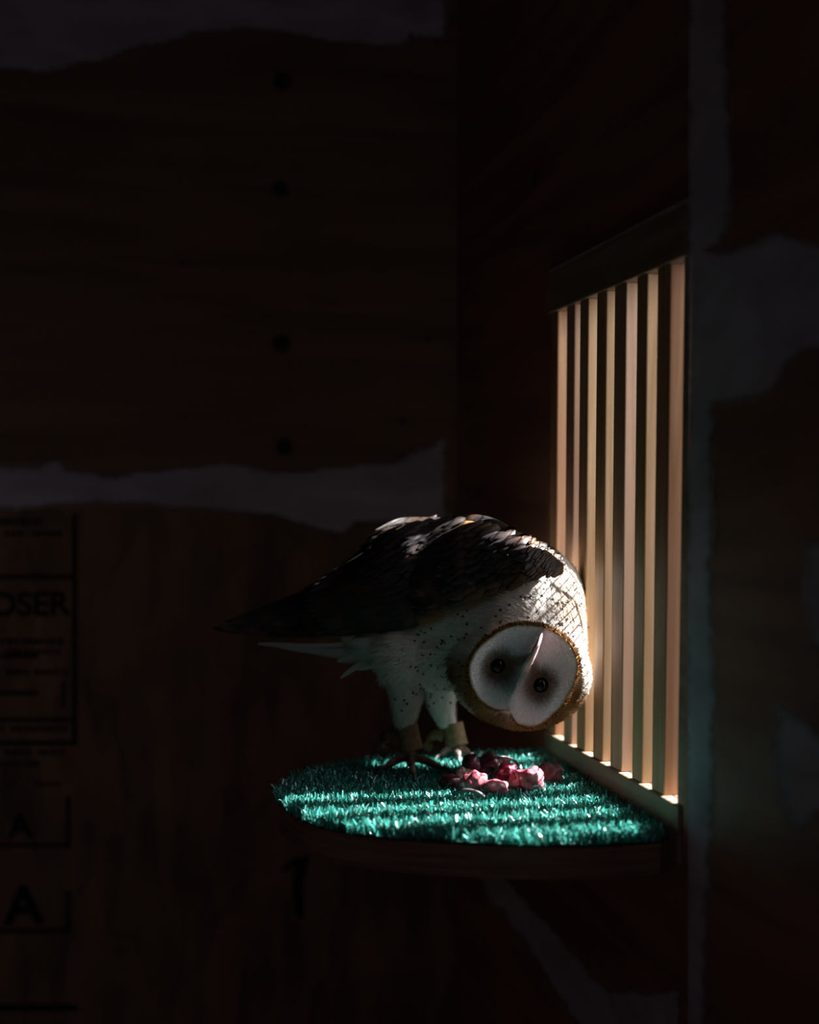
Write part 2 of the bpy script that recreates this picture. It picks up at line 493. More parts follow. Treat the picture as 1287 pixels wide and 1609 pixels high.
# ------------------------------------------------------------------ shelf and turf
ZT = 1.22
ZB = 1.209
out_px = [(1042, 1326), (960, 1332), (870, 1333), (780, 1331), (700, 1327), (620, 1322), (555, 1314), (500, 1303), (462, 1287), (441, 1266), (434, 1245), (445, 1224), (480, 1208), (540, 1194), (610, 1185)]
out = [onZ(u, v, ZB + 0.013 * float(sstep(1280, 1235, v)))[:2] for u, v in out_px]
out = [np.array([XW - 0.001, out[0][1] - 0.004])] + out + [np.array([XW - 0.001, 1.490])]
out = [np.array(p[:2]) for p in smooth_line([(*p, 0) for p in out[1:-1]], 60)]
out = [np.array([XW - 0.004, max(1.103, out[0][1] + 0.012)])] + out + [np.array([0.30, 1.492]), np.array([XW - 0.004, 1.494])]
cen = np.array([0.34, 1.29])
sh = empty('perch_shelf', (0.33, 1.28, ZB - 0.027))
tag(sh, 'rounded plywood shelf fixed below the barred window, carrying the green turf', 'shelf')
def slab(name, pts, z0, z1, mat, parent):
    k = len(pts)
    V = [(p[0], p[1], z0) for p in pts] + [(p[0], p[1], z1) for p in pts]
    o = mesh_obj(name, V, [tuple(range(k, 2 * k)), tuple(range(k - 1, -1, -1))] + [(i, (i + 1) % k, k + (i + 1) % k, k + i) for i in range(k)], mat, parent)
    bm = bmesh.new(); bm.from_mesh(o.data); bmesh.ops.recalc_face_normals(bm, faces=bm.faces); bm.to_mesh(o.data); bm.free()
    return o
slab('board', [cen + (p - cen) * np.array([1, 1]) * (0.985 if p[0] < XW - 0.005 else 1) for p in out], ZB - 0.027, ZB, M_edge, sh)
mb = MB(); e = onZ(898, 1345, ZB - 0.013)
mb.box(0.345, 0.349, 1.0755, 1.0775, ZB - 0.0185, ZB - 0.001)
tm = empty('turf_mat', (0.33, 1.28, ZB))
tag(tm, 'green artificial grass mat covering the rounded shelf under the owl', 'turf mat')
slab('backing', [cen + (p - cen) * (0.99 if p[0] < XW - 0.005 else 1) for p in out], ZB + 0.0003, ZB + 0.0025, M_back, tm)
poly = np.array(out)
def inside(p):
    x, y = p[:, 0], p[:, 1]
    r = np.zeros(len(p), bool)
    n = len(poly)
    j = n - 1
    for i in range(n):
        xi, yi = poly[i]; xj, yj = poly[j]
        c = ((yi > y) != (yj > y)) & (x < (xj - xi) * (y - yi) / (yj - yi + 1e-12) + xi)
        r ^= c
        j = i
    return r
sp = 0.0050
gx, gy = np.meshgrid(np.arange(0.12, XW - 0.006, sp), np.arange(1.04, 1.50, sp * 1.1))
T = np.stack([gx.ravel(), gy.ravel()], 1) + rng.normal(0, 0.0011, (gx.size, 2))
T = T[inside(T)]
nb = 5
R0 = np.repeat(T, nb, 0) + rng.normal(0, 0.0010, (len(T) * nb, 2))
n = len(R0)
dirn = rng.uniform(0, 2 * np.pi, n)
lean = np.abs(rng.normal(0.42, 0.34, n))
hh = rng.uniform(0.0075, 0.0145, n)
d2 = np.stack([np.cos(dirn), np.sin(dirn)], 1)
fa = rng.uniform(0, 2 * np.pi, n)
wd = np.stack([np.cos(fa), np.sin(fa)], 1) * rng.uniform(0.0007, 0.0012, n)[:, None]
z0 = np.full(n, ZB + 0.002)
def lvl(t, ws):
    c = R0 + d2 * (hh * lean * t ** 1.6)[:, None]
    zz = z0 + hh * t * (1 - 0.15 * lean * t)
    return np.concatenate([c - wd * ws, zz[:, None]], 1), np.concatenate([c + wd * ws, zz[:, None]], 1)
L0 = lvl(0, 1); L1 = lvl(0.55, 1.0); L2 = lvl(1, 0.55)
V = np.stack([L0[0], L0[1], L1[0], L1[1], L2[0], L2[1]], 1).reshape(-1, 3)
V[:, 0] = np.minimum(V[:, 0], XW - 0.0035)
b = np.arange(n)[:, None] * 6
Fq = np.concatenate([b + np.array([[0, 1, 3, 2]]), b + np.array([[2, 3, 5, 4]])], 0)
c = np.array([[0.034, 0.265, 0.21]]) * rng.uniform(0.7, 1.25, (n, 1)) + rng.uniform(0, 0.025, (n, 1))
c = c * np.where(rng.random((n, 1)) < 0.18, 1.6, 1.0) + np.where(rng.random((n, 1)) < 0.15, 0.10, 0.0)  # a share of blades coloured paler to stand in for glints on the plastic
gb = mesh_obj('grass_blades', V, Fq, M_turf, tm, False, np.repeat(c, 6, 0))
tag(gb, kind='stuff')

# ------------------------------------------------------------------ the owl
Y0 = 1.44
MPP = float((onY(700, 950, Y0) - EYE) @ FWD) / F      # metres per pixel at the owl
VD = np.array([0.2, 0.98, 0.0]); VD /= np.linalg.norm(VD)
AXU = [300, 450, 540, 620, 670, 730, 780, 822, 860, 925]
AXY = [.052, .042, .022, .008, 0, -.03, -.062, -.088, -.098, -.105]
def axis_y(u): return np.interp(u, AXU, AXY)          # the bird stands turned partly towards the camera
def O(u, v, dy=0.0): return onY(u, v, Y0 + axis_y(u) + dy)
owl = empty('barn_owl', (float(onZ(670, 1200, ZT)[0]), 1.45, ZT - 0.001))
tag(owl, 'barn owl bent double on the green turf, head hanging upside down beside the window bars', 'owl')

bodyV = MB()
def btube(path, n=24, sub=0):
    P = [O(p[0], p[1], p[2]) for p in path]
    Rr = [p[3] * MPP for p in path]
    Bb = [p[4] for p in path]
    if sub:
        A = smooth_line([(*P[i], Rr[i], Bb[i]) if False else np.array([*P[i], Rr[i], Bb[i]]) for i in range(len(P))], sub)
        P = [a[:3] for a in A]; Rr = [a[3] for a in A]; Bb = [a[4] for a in A]
    # rounded ends
    T0 = (P[0] - P[1]); T0 /= np.linalg.norm(T0); T1 = (P[-1] - P[-2]); T1 /= np.linalg.norm(T1)
    pre, post = [], []
    for t in (0.25, 0.55, 0.8, 0.95):
        pre.append((P[0] + T0 * Rr[0] * math.sin(math.acos(t)) * 0.7, Rr[0] * t, Bb[0] * t))
    for t in (0.95, 0.8, 0.55, 0.25):
        post.append((P[-1] + T1 * Rr[-1] * math.sin(math.acos(t)) * 0.7, Rr[-1] * t, Bb[-1] * t))
    P = [q[0] for q in pre] + P + [q[0] for q in post]
    Rr = [q[1] for q in pre] + Rr + [q[1] for q in post]
    Bb = [q[2] for q in pre] + Bb + [q[2] for q in post]
    V, Fc = tubeV(P, Rr, n, Bb, VD)
    bodyV.add(V, Fc)
def bell(u, v, dy, ru, rv, b, rot=0):
    c_, s_ = math.cos(rot), math.sin(rot)
    a1 = (RIGHT * c_ - UP * s_) * ru * MPP; a2 = (RIGHT * s_ + UP * c_) * rv * MPP
    V, Fc = ellipsoidV(O(u, v, dy), (a1, a2, VD * b), 28, 16)
    bodyV.add(V, Fc)
# trunk
btube([(440, 985, 0, 14, .018), (500, 965, 0, 36, .032), (560, 945, 0, 62, .046), (620, 928, 0, 88, .056), (690, 922, 0, 102, .062), (750, 925, .006, 103, .055), (800, 945, .010, 98, .044)], 28, 20)
bell(803, 948, .015, 114, 102, .038)
bell(748, 995, .012, 92, 92, .048)             # breast
bell(690, 1010, 0.006, 80, 74, .052)            # belly
bell(610, 985, 0, 70, 58, .042)
btube([(826, 955, .018, 90, .029), (830, 1000, .014, 88, .030), (828, 1040, .004, 88, .036)], 28, 10)   # neck
bell(818, 1057, .003, 105, 85, .036, 0.12)     # head
bell(812, 1062, .012, 96, 78, .045, 0.3)
# thighs and legs
btube([(636, 1012, -.022, 52, .032), (636, 1050, -.024, 38, .027), (638, 1085, -.026, 27, .020), (637, 1115, -.027, 21, .0145), (636, 1140, -.027, 14, .0095), (638, 1165, -.027, 9, .006), (642, 1190, -.028, 10, .007)], 20, 22)
btube([(690, 1040, .036, 46, .028), (692, 1075, .045, 32, .020), (694, 1105, .050, 22, .015), (702, 1130, .053, 15, .010), (711, 1155, .056, 9, .006), (716, 1176, .058, 10, .007)], 20, 20)
# toes
def toe(bu, bv, by, du, dv, r=6.0, zc=ZT):
    """toe chain on the turf from the foot root to a pixel target on the turf plane"""
    A = O(bu, bv, by)
    Bp = onZ(du, dv, zc + 0.004)
    mid = (A + Bp) / 2; mid[2] = max(A[2], Bp[2]) * 0.45 + (ZT + 0.008) * 0.55
    P = smooth_line([A, mid, Bp], 8)
    V, Fc = tubeV(P, [0.0052, .0050, .0048, .0052, .0045, .0046, .0040, .0028], 10)
    bodyV.add(V, Fc)
    return P[-2], P[-1]
talons = [toe(642, 1188, -.028, 604, 1206), toe(642, 1188, -.028, 650, 1217), toe(642, 1188, -.028, 696, 1208), toe(640, 1185, -.024, 622, 1193),
          toe(716, 1172, .060, 692, 1187), toe(716, 1172, .060, 720, 1189), toe(716, 1172, .060, 739, 1186), toe(714, 1171, .060, 700, 1184)]
raw = bodyV.build('raw', M_skin)
rm = raw.modifiers.new('r', 'REMESH'); rm.mode = 'VOXEL'; rm.voxel_size = 0.0021; rm.use_smooth_shade = True
sm = raw.modifiers.new('s', 'SMOOTH'); sm.factor = 0.5; sm.iterations = 9
dg = bpy.context.evaluated_depsgraph_get()
bme = bpy.data.meshes.new_from_object(raw.evaluated_get(dg))
bpy.data.objects.remove(raw)
BV = np.zeros(len(bme.vertices) * 3); bme.vertices.foreach_get('co', BV); BV = BV.reshape(-1, 3)
def px_of(P):
    q = P - EYE
    w = q @ FWD
    return PX + F * (q @ RIGHT) / w, PY - F * (q @ UP) / w
FACE_C = (822, 1060)
wing_low_u = [300, 330, 430, 560, 645, 700, 750, 800, 850, 890, 930]
wing_low_v = [988, 990, 1003, 1000, 990, 966, 945, 925, 900, 868, 840]
VORO = rng.uniform(0, 1, (1, 3))
def pigment(P):
    """natural plumage colour at body points"""
    u, v = px_of(P)
    dy = P[:, 1] - Y0 - axis_y(u)
    n1 = np.array([mnoise.noise(Vector(p * 60)) for p in P])
    n2 = np.array([mnoise.noise(Vector(p * 220)) for p in P])
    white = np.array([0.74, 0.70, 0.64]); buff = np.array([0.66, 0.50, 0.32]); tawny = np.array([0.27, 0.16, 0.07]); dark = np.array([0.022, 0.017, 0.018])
    c = np.repeat(white[None], len(P), 0)
    # buff wash on the nape / side of neck
    k = sstep(850, 915, u) * sstep(1100, 950, v) * (0.5 + 0.6 * n1)
    c = c + (buff - c) * np.clip(k, 0, 0.6)[:, None]
    # tawny head behind the disc, crown and nape
    du, dv = u - FACE_C[0], v - FACE_C[1]
    head = (1 - 0.75 * sstep(880, 905, u) * sstep(1085, 1060, v)) * sstep(0.78, 0.88, np.sqrt((du / 86) ** 2 + (dv / 80) ** 2)) * sstep(1015, 1050, v - 0.25 * (u - 720)) * (np.abs(du) < 130) * (u > 706) * (v < 1060 + (u - 706) * 1.35)
    c = c + (tawny * (0.85 + 0.5 * n1)[:, None] + n2[:, None] * 0.06 - c) * np.clip(head, 0, 1)[:, None]
    # dark mantle and back
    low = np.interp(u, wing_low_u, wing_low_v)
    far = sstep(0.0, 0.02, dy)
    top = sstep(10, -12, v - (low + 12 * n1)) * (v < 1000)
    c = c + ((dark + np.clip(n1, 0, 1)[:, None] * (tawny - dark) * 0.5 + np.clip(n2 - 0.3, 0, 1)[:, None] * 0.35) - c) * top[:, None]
    edge = np.exp(-((v - low) / 12.0) ** 2) * (u < 860) * (u > 640)
    c = c + (tawny * 1.1 - c) * np.clip(edge, 0, 1)[:, None] * 0.8
    # toes
    t = sstep(1146, 1160, v) * (u < 775)
    c = c + (np.array([0.26, 0.17, 0.145]) * (1 + 0.5 * n2)[:, None] - c) * t[:, None]
    return np.clip(c, 0.01, 0.9)
bcol = pigment(BV)
a = bme.color_attributes.new('pigment', 'FLOAT_COLOR', 'POINT')
a.data.foreach_set('color', np.concatenate([bcol, np.ones((len(bcol), 1))], 1).astype(np.float32).ravel())
bme.materials.clear(); bme.materials.append(M_skin)
body = bpy.data.objects.new('body', bme); COL.objects.link(body)
body.parent = owl; body.matrix_parent_inverse = Matrix.Translation(-Vector(owl.location))

# strands of plumage lying along the body
bme.calc_loop_triangles()
nt_ = len(bme.loop_triangles)
TI = np.zeros(nt_ * 3, int); bme.loop_triangles.foreach_get('vertices', TI); TI = TI.reshape(-1, 3)
VN = np.zeros(len(bme.vertices) * 3); bme.vertices.foreach_get('normal', VN); VN = VN.reshape(-1, 3)
def sample(n):
    A, B, C_ = BV[TI[:, 0]], BV[TI[:, 1]], BV[TI[:, 2]]
    ar = np.linalg.norm(np.cross(B - A, C_ - A), axis=1)
    ix = rng.choice(nt_, n, p=ar / ar.sum())
    r1, r2_ = np.sqrt(rng.random(n)), rng.random(n)
    w = np.stack([1 - r1, r1 * (1 - r2_), r1 * r2_], 1)
    P = (BV[TI[ix]] * w[:, :, None]).sum(1); N = (VN[TI[ix]] * w[:, :, None]).sum(1)
    return P, N / (np.linalg.norm(N, axis=1, keepdims=True) + 1e-9)
def flow(P):
    u, v = px_of(P)
    fx = np.full(len(P), -1.0); fy = np.full(len(P), 0.18)
    # neck wraps around the bend
    du, dv = u - 785, v - 1015
    tl = np.sqrt(du * du + dv * dv) + 1e-6
    k = sstep(735, 800, u) * sstep(1060, 1010, v)
    fx = fx * (1 - k) + k * dv / tl; fy = fy * (1 - k) + k * (-du / tl)
    # head: away from the face
    hu, hv = u - FACE_C[0], v - FACE_C[1]
    hl = np.sqrt(hu * hu + hv * hv) + 1e-6
    k = sstep(125, 95, hl) * sstep(985, 1015, v)
    fx = fx * (1 - k) + k * hu / hl; fy = fy * (1 - k) + k * hv / hl
    # legs: down
    k = sstep(1030, 1070, v) * (u < 718)
    fx = fx * (1 - k) - 0.35 * k; fy = fy * (1 - k) + k
    D = RIGHT[None] * fx[:, None] - UP[None] * fy[:, None]
    return D
def strands(P, N, D, L, Wd, tilt, C, name, mat, parent, droop=0.0):
    n = len(P)
    D = D - N * (D * N).sum(1, keepdims=True)
    D /= np.linalg.norm(D, axis=1, keepdims=True) + 1e-9
    S = np.cross(D, N)
    L = np.broadcast_to(L, (n,))[:, None]; Wd = np.broadcast_to(Wd, (n,))[:, None]; tilt = np.broadcast_to(tilt, (n,))[:, None]
    p1 = P + D * L * 0.5 + N * L * tilt * 0.8
    p2 = P + D * L + N * L * tilt * (1 - droop)
    V = np.stack([P - S * Wd * .7, P + S * Wd * .7, p1 - S * Wd, p1 + S * Wd, p2 - S * Wd * .25, p2 + S * Wd * .25], 1).reshape(-1, 3)
    b = np.arange(n)[:, None] * 6
    Fq = np.concatenate([b + np.array([[0, 1, 3, 2]]), b + np.array([[2, 3, 5, 4]])], 0)
    Cc = np.repeat(C, 6, 0)
    o = mesh_obj(name, V, Fq, mat, parent, True, Cc)
    return o
NS = 60000
P, N = sample(NS)
u, v = px_of(P)
keep = ~((v > 1138) & (u < 775)) & ~(((u - FACE_C[0]) / 74) ** 2 + ((v - FACE_C[1]) / 66) ** 2 < 1) | (P[:, 1] > Y0 + axis_y(u) + 0.02) & (v < 1138)
P, N = P[keep], N[keep]; u, v = u[keep], v[keep]
n = len(P)
D = flow(P) + rng.normal(0, 0.16, (n, 3))
C = pigment(P) * rng.uniform(0.85, 1.15, (n, 1))
# dark spots on breast, belly, legs and neck
sidx = rng.choice(n, 900, replace=False)
SP, SN, SD = P[sidx], N[sidx], D[sidx]
su, sv = px_of(SP)
slow = np.interp(su, wing_low_u, wing_low_v)
kk = (sv > slow + 6) & (su > 610) & (sv < 1130) & ~((sv > 1015) & (su > 735))
SP, SN, SD = SP[kk], SN[kk], SD[kk]
L = np.where((v > 1000) & (u < 735), 0.010, 0.0085) * rng.uniform(0.7, 1.25, n)
L = np.where((u < 640) & (v > 985), 0.014 * rng.uniform(0.7, 1.3, n), L)
L = np.where((v > 1060) & (u < 720), 0.0065, L)
tl = np.where((v > 1020) & (u < 720), 0.28, np.where(u > 770, 0.08, 0.14)) * rng.uniform(0.6, 1.6, n)
strands(P, N, D, L, 0.00042, tl, C, "contour_plumage", M_down, body)
m_ = 9
ns_ = len(SP) * m_
jit = rng.normal(0, 0.00055, (ns_, 3))
strands(np.repeat(SP + SN * 0.0021, m_, 0) + jit, np.repeat(SN, m_, 0), np.repeat(SD, m_, 0) + rng.normal(0, .35, (ns_, 3)), 0.0019 * rng.uniform(.6, 1.3, ns_), 0.00042, 0.05,
        np.repeat(np.array([[0.028, 0.022, 0.022]]), ns_, 0), 'plumage_spots', M_down, body)

# --------------------------------------------------- feathers (vanes)
TOPU = [320, 380, 430, 470, 520, 560, 600, 640, 720, 760, 820, 860, 900, 930]
TOPV = [985, 961, 946, 927, 897, 862, 828, 815, 809, 815, 838, 860, 893, 930]
BOTU = [320, 430, 560, 620, 700, 800, 900, 930]
BOTV = [989, 1004, 1012, 1030, 1055, 1060, 1050, 1030]
DYU = [320, 400, 480, 560, 640, 720, 800, 860, 930]
DYV = [-.004, -.014, -.028, -.045, -.058, -.056, -.037, -.026, -.01]
def wing_pt(u, v, lift=0.0, side=1):
    t, b = np.interp(u, TOPU, TOPV), np.interp(u, BOTU, BOTV)
    vc, rv = (t + b) / 2, (b - t) / 2 + 1e-6
    k = math.sqrt(max(0.0, 1 - min(1, abs((v - vc) / rv)) ** 2.4))
    dy = np.interp(u, DYU, DYV) * k - lift
    return O(u, v, dy * side)
def feather(mb, px, wpx, cfun, lift0=0.001, lift1=0.004, nl=12, na=6, side=1, camber=0.25, tip=0.5, pts=None, up=None):
    """one vane along a pixel path"""
    path = smooth_line([(p[0], p[1], 0) for p in px], nl) if pts is None else None
    S = [wing_pt(p[0], p[1], lift0 + (lift1 - lift0) * i / (nl - 1), side) for i, p in enumerate(path)] if pts is None else smooth_line(pts, nl)
    b0 = len(mb.V)
    Vv, Cv = [], []
    for i in range(nl):
        s = i / (nl - 1)
        T = S[min(i + 1, nl - 1)] - S[max(i - 1, 0)]; T /= np.linalg.norm(T) + 1e-12
        if up is None:
            # local surface normal from neighbouring points on the wing
            if path is not None:
                uu, vv = path[i][0], path[i][1]
                a_ = wing_pt(uu, vv - 6, 0, side) - wing_pt(uu, vv + 6, 0, side)
                nr = np.cross(a_, T); 
                if nr @ (EYE - S[i]) * side < 0: nr = -nr
            else:
                nr = EYE - S[i]
        else: nr = np.array(up, float)
        nr /= np.linalg.norm(nr) + 1e-12
        A = np.cross(T, nr); A /= np.linalg.norm(A) + 1e-12
        w = wpx * MPP * (min(1, s / 0.18) ** 0.6) * (1 - max(0, (s - (1 - tip)) / tip) ** 2.2) ** 0.5 if s < 0.999 else wpx * MPP * 0.05
        for j in range(na + 1):
            q = j / na * 2 - 1
            Vv.append(S[i] + A * w * q - nr * (camber * w * q * q) + nr * 0.0006 * (1 - abs(q)))
            Cv.append(cfun(s, q))
    Fc = [(i * (na + 1) + j, i * (na + 1) + j + 1, (i + 1) * (na + 1) + j + 1, (i + 1) * (na + 1) + j) for i in range(nl - 1) for j in range(na)]
    mb.add(Vv, Fc, Cv)
DK = np.array([0.017, 0.013, 0.015]); OC = np.array([0.17, 0.085, 0.03]); WH = np.array([0.6, 0.56, 0.52]); GY = np.array([0.05, 0.046, 0.055])
def flight_col(nbars=4.5, seed=0, pale=0.0):
    r = random.Random(seed)
    ph, hue = r.uniform(0, 1), r.uniform(0.6, 1.2)
    def f(s, q):
        c = lerp(DK, OC * 0.75 * hue, sstep(0.55, 0.9, 0.5 + 0.5 * math.sin(2 * math.pi * (s * nbars + ph))) * 0.8)
        c = lerp(c, DK * 0.8, max(0, 1 - abs(q) * 6) * 0.7)
        c = lerp(c, GY, 0.35 * abs(q) ** 3)
        c = lerp(c, WH, pale * sstep(0.72, 0.98, s))
        return c
    return f
def covert_col(seed=0, ochre=0.2):
    r = random.Random(seed)
    o = ochre * r.uniform(0.3, 1.7); sp = r.random()
    def f(s, q):
        c = lerp(DK * 1.1, OC, min(1, o) * (1 - s * 0.5))
        c = lerp(c, GY, 0.3 * sstep(0.45, 0.9, s) * (0.5 + 0.5 * math.sin(s * 40 + q * 25)))
        if sp > 0.6 and abs(q) < 0.3 and 0.75 < s < 0.95: c = lerp(c, WH if s > 0.85 else DK * 0.5, 0.45)
        return c
    return f
def build_wing(side, name, lab):
    w = MB()
    # scapulars and coverts, tail-side rows first so that shoulder rows overlap them
    rows = np.arange(600, 858, 12.4)
    for k, uu in enumerate(rows):
        t = np.interp(uu, TOPU, TOPV) + 4; low = np.interp(uu, wing_low_u, wing_low_v) - 4
        m = max(2, int((low - t) / 14))
        for j in range(m + 1):
            vv = t + (low - t) * (j + (0.5 if k % 2 else 0)) / (m + 0.5) + random.uniform(-3, 3)
            if vv > low: continue
            f = (vv - t) / (low - t + 1e-6)
            dirv = 0.16 + 0.22 * (1 - f) + 0.12 * f if uu < 760 else 0.30 + 0.1 * f
            ln = random.uniform(36, 50) if uu < 740 else random.uniform(26, 36)
            x0 = uu + 12
            feather(w, [(x0, vv - 0.3 * ln * dirv), (x0 - ln * .5, vv + ln * .3 * dirv), (x0 - ln, vv + ln * (dirv + random.uniform(-0.12, 0.12)))], random.uniform(5, 10),
                    covert_col(int(uu * 31 + j), 0.75 if f > 0.82 else (0.28 if random.random() < 0.4 else 0.08)), 0.0015, 0.0045, 7, 4, side)
    # small speckled lesser coverts where the wing runs into the neck
    for uu in np.arange(836, 884, 5.5):
        t = np.interp(uu, TOPU, TOPV) + 2
        hgt = np.interp(uu, [836, 884], [62, 22])
        for j in range(8):
            vv = t + hgt * (j + random.random()) / 8
            ln = random.uniform(11, 19)
            feather(w, [(uu + 6, vv - 5), (uu + 6 - ln * .5, vv - 1), (uu + 6 - ln, vv + ln * .35)], random.uniform(2.6, 4.4), covert_col(int(uu * 17 + j), random.choice((0.1, 0.5, 1.3))), 0.0035, 0.0055, 6, 4, side)
    o = w.build(name, M_feather, owl, True)
    if lab: tag(o, lab)
    g = MB()
    # primaries to the tail, then secondaries over them
    for k in range(9):
        f = k / 8
        u0, v0 = lerp((590, 905), (570, 988), f)
        u1, v1 = lerp((392, 962), (330, 986), f) if k < 6 else lerp((360, 975), (420, 1000), (f - .75) / .25)
        feather(g, [(u0, v0), ((u0 + u1) / 2, (v0 + v1) / 2 - 7 + 10 * f), (u1, v1)], 11, flight_col(4.5, k + 50 * side, 0.0), 0.0, 0.001 + 0.0004 * k, 16, 4, side)
    for k in range(13):
        f = k / 12
        u0, v0 = lerp((700, 838), (700, 968), f)
        u1, v1 = lerp((505, 905), (520, 1000), f)
        u1 -= 34 * math.sin(f * math.pi)
        feather(g, [(u0, v0), ((u0 + u1) / 2, (v0 + v1) / 2 - 10 * (1 - f)), (u1, v1)], 12, flight_col(3.6, k + 9 + 70 * side, 0.25 if f < 0.3 else 0.05), 0.0015, 0.0035 + 0.0005 * k, 16, 4, side)
    g.build('flight_feathers', M_feather, o, True)
    return o
build_wing(1, 'wing', None)
build_wing(-1, 'wing', None)
# long scapulars over the back, pale tips catching the sun
w = MB()
def back_feather(px, wpx, dys, col, up=(-0.25, -0.45, 0.85), **kw):
    pts = [O(p[0], p[1], d) for p, d in zip(px, dys)]
    feather(w, None, wpx, col, pts=pts, up=up, nl=14, na=6, **kw) if False else None
    S = pts
    feather_pts(w, S, wpx, col, up)
def feather_pts(mb, pts, wpx, cfun, up, tip=0.45, nl=14, na=6, camber=0.3):
    S = smooth_line(pts, nl)
    Vv, Cv = [], []
    nr = np.array(up, float); nr /= np.linalg.norm(nr)
    for i in range(nl):
        s = i / (nl - 1)
        T = S[min(i + 1, nl - 1)] - S[max(i - 1, 0)]; T /= np.linalg.norm(T) + 1e-12
        A = np.cross(T, nr); A /= np.linalg.norm(A) + 1e-12
        n2 = np.cross(A, T)
        wv = wpx * MPP * (min(1, s / 0.15) ** 0.6 if s > 0 else 0.05) * max(0.06, (1 - max(0, (s - (1 - tip)) / tip) ** 2.4)) ** 0.5
        for j in range(na + 1):
            q = j / na * 2 - 1
            Vv.append(S[i] + A * wv * q - n2 * camber * wv * q * q); Cv.append(cfun(s, q))
    Fc = [(i * (na + 1) + j, i * (na + 1) + j + 1, (i + 1) * (na + 1) + j + 1, (i + 1) * (na + 1) + j) for i in range(nl - 1) for j in range(na)]
    mb.add(Vv, Fc, Cv)
def pale_tip(seed):
    def f(s, q):
        c = lerp(DK, OC, 0.25)
        return lerp(c, WH * (0.8 + 0.2 * math.sin(s * 60 + q * 17)), sstep(0.55, 0.8, s))
    return f
back_feather([(735, 822), (660, 826), (600, 838), (556, 882)], 13, (-.018, -.018, -.016, -.014), pale_tip(1), (-0.35, -0.5, 0.8))
back_feather([(740, 815), (680, 814), (630, 815), (590, 832)], 11, (.002, .002, .002, .002), pale_tip(2), (-0.1, -0.3, 0.95))
back_feather([(800, 828), (760, 812), (720, 810), (660, 822)], 13, (-.004, -.004, -.006, -.012), flight_col(2, 3, 0.4), (0.1, -0.5, 0.85))
back_feather([(770, 830), (735, 820), (690, 828), (648, 842)], 12, (-.018, -.020, -.022, -.024), lambda s, q: lerp(OC * 2.0, DK, 0.5 + 0.5 * math.sin(s * 55 + q * 23) if s > .5 and abs(q) > .3 else 0.05), (0.15, -0.6, 0.8))
back_feather([(640, 850), (590, 868), (540, 892), (500, 912)], 12, (-.02, -.02, -.016, -.012), flight_col(3, 8, 0.5), (-0.3, -0.5, 0.8))
back_feather([(600, 880), (550, 898), (500, 915), (455, 940)], 11, (-.018, -.016, -.012, -.008), flight_col(3, 11, 0.5), (-0.3, -0.5, 0.8))
back_feather([(880, 880), (845, 850), (805, 832), (760, 818)], 15, (.022, .018, .010, .004), flight_col(2, 21, 0.15), (0.3, -0.3, 0.9))
back_feather([(905, 912), (880, 878), (850, 856), (815, 838)], 15, (.026, .022, .018, .012), flight_col(2, 22, 0.1), (0.4, -0.3, 0.85))
w.build('mantle_feathers', M_feather, owl, True)
# tail
w = MB()
for k in range(7):
    f = k / 6
    dy = -.014 + .028 * f
    feather_pts(w, [O(520, 975 + 4 * math.sin(f * 3), dy * 1.4), O(430, 980, dy * 1.2), O(335 + 14 * abs(f - .5), 984 + 4 * f, dy)], 15, flight_col(4.5, 200 + k), (-0.1, -0.35, 0.93), 0.3)
tl_o = w.build('tail', M_feather, owl, True)
w = MB()
for px, wd_ in (([(600, 1010), (500, 1018), (405, 1012)], 7), ([(590, 1016), (520, 1026), (440, 1018)], 7), ([(600, 1022), (540, 1030), (480, 1024)], 9),
                ([(610, 1020), (570, 1034), (530, 1040)], 10), ([(600, 1030), (568, 1044), (535, 1066)], 6), ([(620, 1030), (590, 1045), (560, 1052)], 8)):
    feather_pts(w, [O(p[0], p[1], -.006 + 0.002 * i) for i, p in enumerate(px)], wd_, lambda s, q: WH * 0.95, (0.1, -0.8, -0.5), 0.6)
w.build('undertail_feathers', M_down, tl_o, True)

# --------------------------------------------------- face
fu = np.array([-48, 112.0]); fu /= np.linalg.norm(fu)      # image direction towards the crown (down, head inverted)
fr = np.array([112, 48.0]); fr /= np.linalg.norm(fr)       # image direction to the right side of the face
OUT = [(804, 989), (832, 987), (860, 993), (888, 1012), (901, 1040), (899, 1062), (887, 1090), (866, 1119), (838, 1138), (815, 1134), (804, 1108), (781, 1111), (760, 1099), (747, 1077), (743, 1050), (752, 1028), (776, 1005)]
FC3 = O(FACE_C[0], FACE_C[1], -.044)
Rg = RIGHT; Ug = UP
Ex = Rg * fr[0] - Ug * fr[1]; Ey = Rg * fu[0] - Ug * fu[1]   # face axes in space
Nf = -FWD
tw = math.radians(1)
Exf = Ex * math.cos(tw) + FWD * (-math.sin(tw)) * -1 * -1
Exf = Ex * math.cos(tw) - FWD * math.sin(tw) * 1.0
tp = math.radians(9)
Ey = Ey * math.cos(tp) + FWD * math.sin(tp)      # chin side a little nearer than the crown
Nface = np.cross(Exf, Ey); Nface /= np.linalg.norm(Nface)
if Nface @ -FWD < 0: Nface = -Nface
